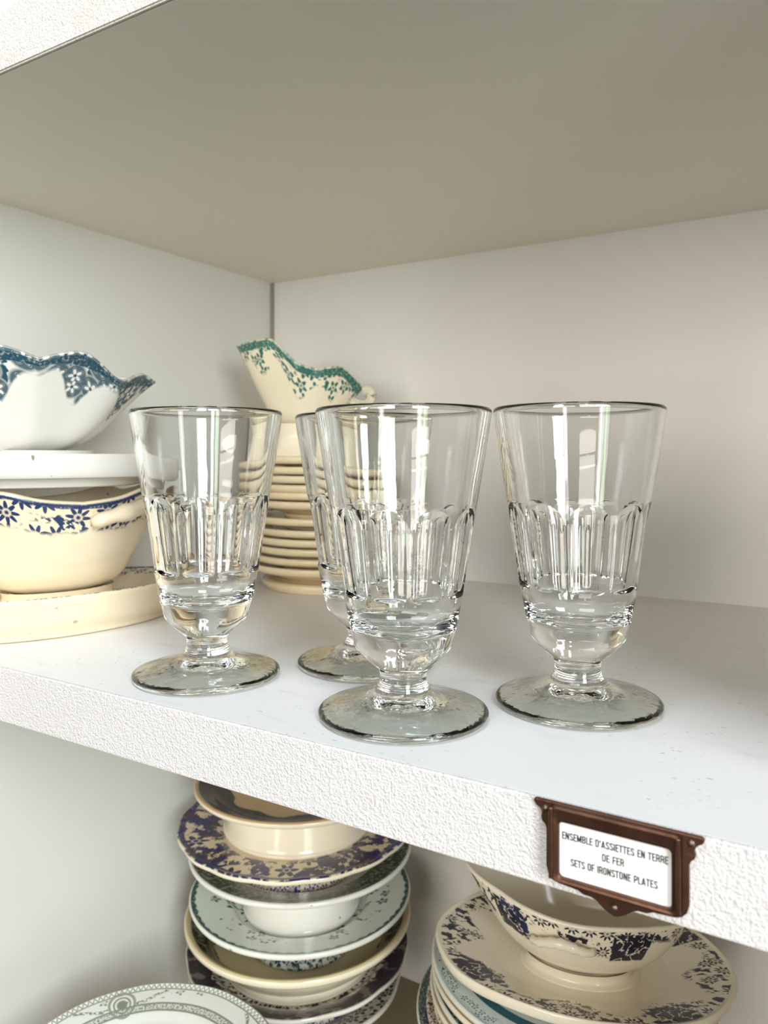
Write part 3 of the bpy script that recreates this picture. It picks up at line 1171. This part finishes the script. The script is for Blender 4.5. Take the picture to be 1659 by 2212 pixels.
SW = 0.135
L0, R0, B0, T0 = SW / 2, 0.42 - SW / 2, SW / 2, 1 - SW / 2
MX = (L0 + R0) / 2
RX = (R0 - L0) / 2
GL = {
    'A': (0.46, [[(0.05, 0.0), (0.23, 1.0), (0.41, 0.0)], [(0.13, 0.27), (0.33, 0.27)]]),
    'B': (0.42, [[(L0, B0), (L0, T0)], [(L0, T0), (MX, T0)] + arc(MX, T0 - RX, RX, RX, 90, 0, 4) + [(R0, 0.62)] + [(MX + 0.05, 0.52)] + [(L0, 0.52)],
                 [(MX + 0.05, 0.52), (R0, 0.42)] + [(R0, B0 + RX)] + arc(MX, B0 + RX, RX, RX, 0, -90, 4) + [(L0, B0)]]),
    'D': (0.42, [[(L0, B0), (L0, T0), (MX, T0)] + arc(MX, T0 - RX, RX, RX, 90, 0, 4) + arc(MX, B0 + RX, RX, RX, 0, -90, 4) + [(L0, B0)]]),
    'E': (0.36, [[(0.36 - 0.01, T0), (L0, T0), (L0, B0), (0.36 - 0.01, B0)], [(L0, 0.52), (0.31, 0.52)]]),
    'F': (0.35, [[(0.34, T0), (L0, T0), (L0, 0.0)], [(L0, 0.50), (0.30, 0.50)]]),
    'I': (SW, [[(L0, 0.0), (L0, 1.0)]]),
    'L': (0.34, [[(L0, 1.0), (L0, B0), (0.34, B0)]]),
    'M': (0.56, [[(L0, 0.0), (L0, 1.0)], [(L0 + 0.02, 0.97), (0.28, 0.12), (0.56 - L0 - 0.02, 0.97)], [(0.56 - L0, 1.0), (0.56 - L0, 0.0)]]),
    'N': (0.44, [[(L0, 0.0), (L0, 1.0)], [(L0 + 0.01, 0.97), (0.44 - L0 - 0.01, 0.03)], [(0.44 - L0, 0.0), (0.44 - L0, 1.0)]]),
    'O': (0.42, [arc(MX, T0 - RX, RX, RX, 0, 180, 8) + arc(MX, B0 + RX, RX, RX, 180, 360, 8) + [(R0, T0 - RX)]]),
    'P': (0.41, [[(L0, 0.0), (L0, T0), (MX, T0)] + arc(MX, T0 - RX, RX, RX, 90, 0, 4) + arc(MX, 0.44 + RX, RX, RX, 0, -90, 4) + [(L0, 0.44)]]),
    'R': (0.42, [[(L0, 0.0), (L0, T0), (MX, T0)] + arc(MX, T0 - RX, RX, RX, 90, 0, 4) + arc(MX, 0.47 + RX, RX, RX, 0, -90, 4) + [(L0, 0.47)], [(MX, 0.47), (R0 - 0.02, 0.40), (R0, 0.0)]]),
    'S': (0.40, [arc(MX, T0 - RX, RX, RX, 0, 180, 8) + [(L0, 0.68), (R0, 0.34)] + arc(MX, B0 + RX, RX, RX, 0, -180, 8)]),
    'T': (0.38, [[(0.0, T0), (0.38, T0)], [(0.19, T0), (0.19, 0.0)]]),
    "'": (0.14, [[(0.08, 1.0), (0.06, 0.72)]]),
    ' ': (0.20, []),
}


def lettering(txt, x0, x1, z0, z1, cap):
    """one printed line from x0 to x1; the base line runs from z0 to z1"""
    total = sum(GL[ch][0] + 0.075 for ch in txt) - 0.075
    k = (x1 - x0) / total
    bm = bmesh.new()
    pen = 0.0
    lift = 0
    for ch in txt:
        w, strokes = GL[ch]
        for st in strokes:
            for (ax_, ay), (bx_, by_) in zip(st, st[1:]):
                # stroke width kept even after the line is fitted to its length
                dx, dy = (bx_ - ax_) * k, (by_ - ay) * cap
                L = math.hypot(dx, dy)
                if L < 1e-9:
                    continue
                hw = SW * cap * 0.58
                ux, uy = dx / L, dy / L
                e = hw * 0.55
                q = []
                for (px, py, sg, sd_) in ((ax_, ay, -1, 1), (bx_, by_, 1, 1), (bx_, by_, 1, -1), (ax_, ay, -1, -1)):
                    ee = e if 0.01 < py < 0.99 else 0.0
                    X = x0 + (pen + px) * k + ux * ee * sg - uy * hw * sd_
                    Z = z0 + (z1 - z0) * (X - x0) / (x1 - x0) + py * cap + uy * ee * sg + ux * hw * sd_
                    q.append(bm.verts.new(HP(X, Z, 0.0172 + 0.00002 * (lift % 5))))
                lift += 1
                f = bm.faces.new(q)
        pen += w + 0.075
    bmesh.ops.recalc_face_normals(bm, faces=bm.faces)
    return obj('lettering', bm, M_ink, card, smooth=False)


lettering("ENSEMBLE D'ASSIETTES EN TERRE", -0.711, -0.421, -1.0925, -1.0875, 0.0205)
lettering('DE FER', -0.597, -0.537, -1.126, -1.126, 0.0205)
lettering('SETS OF IRONSTONE PLATES', -0.686, -0.448, -1.164, -1.161, 0.0205)
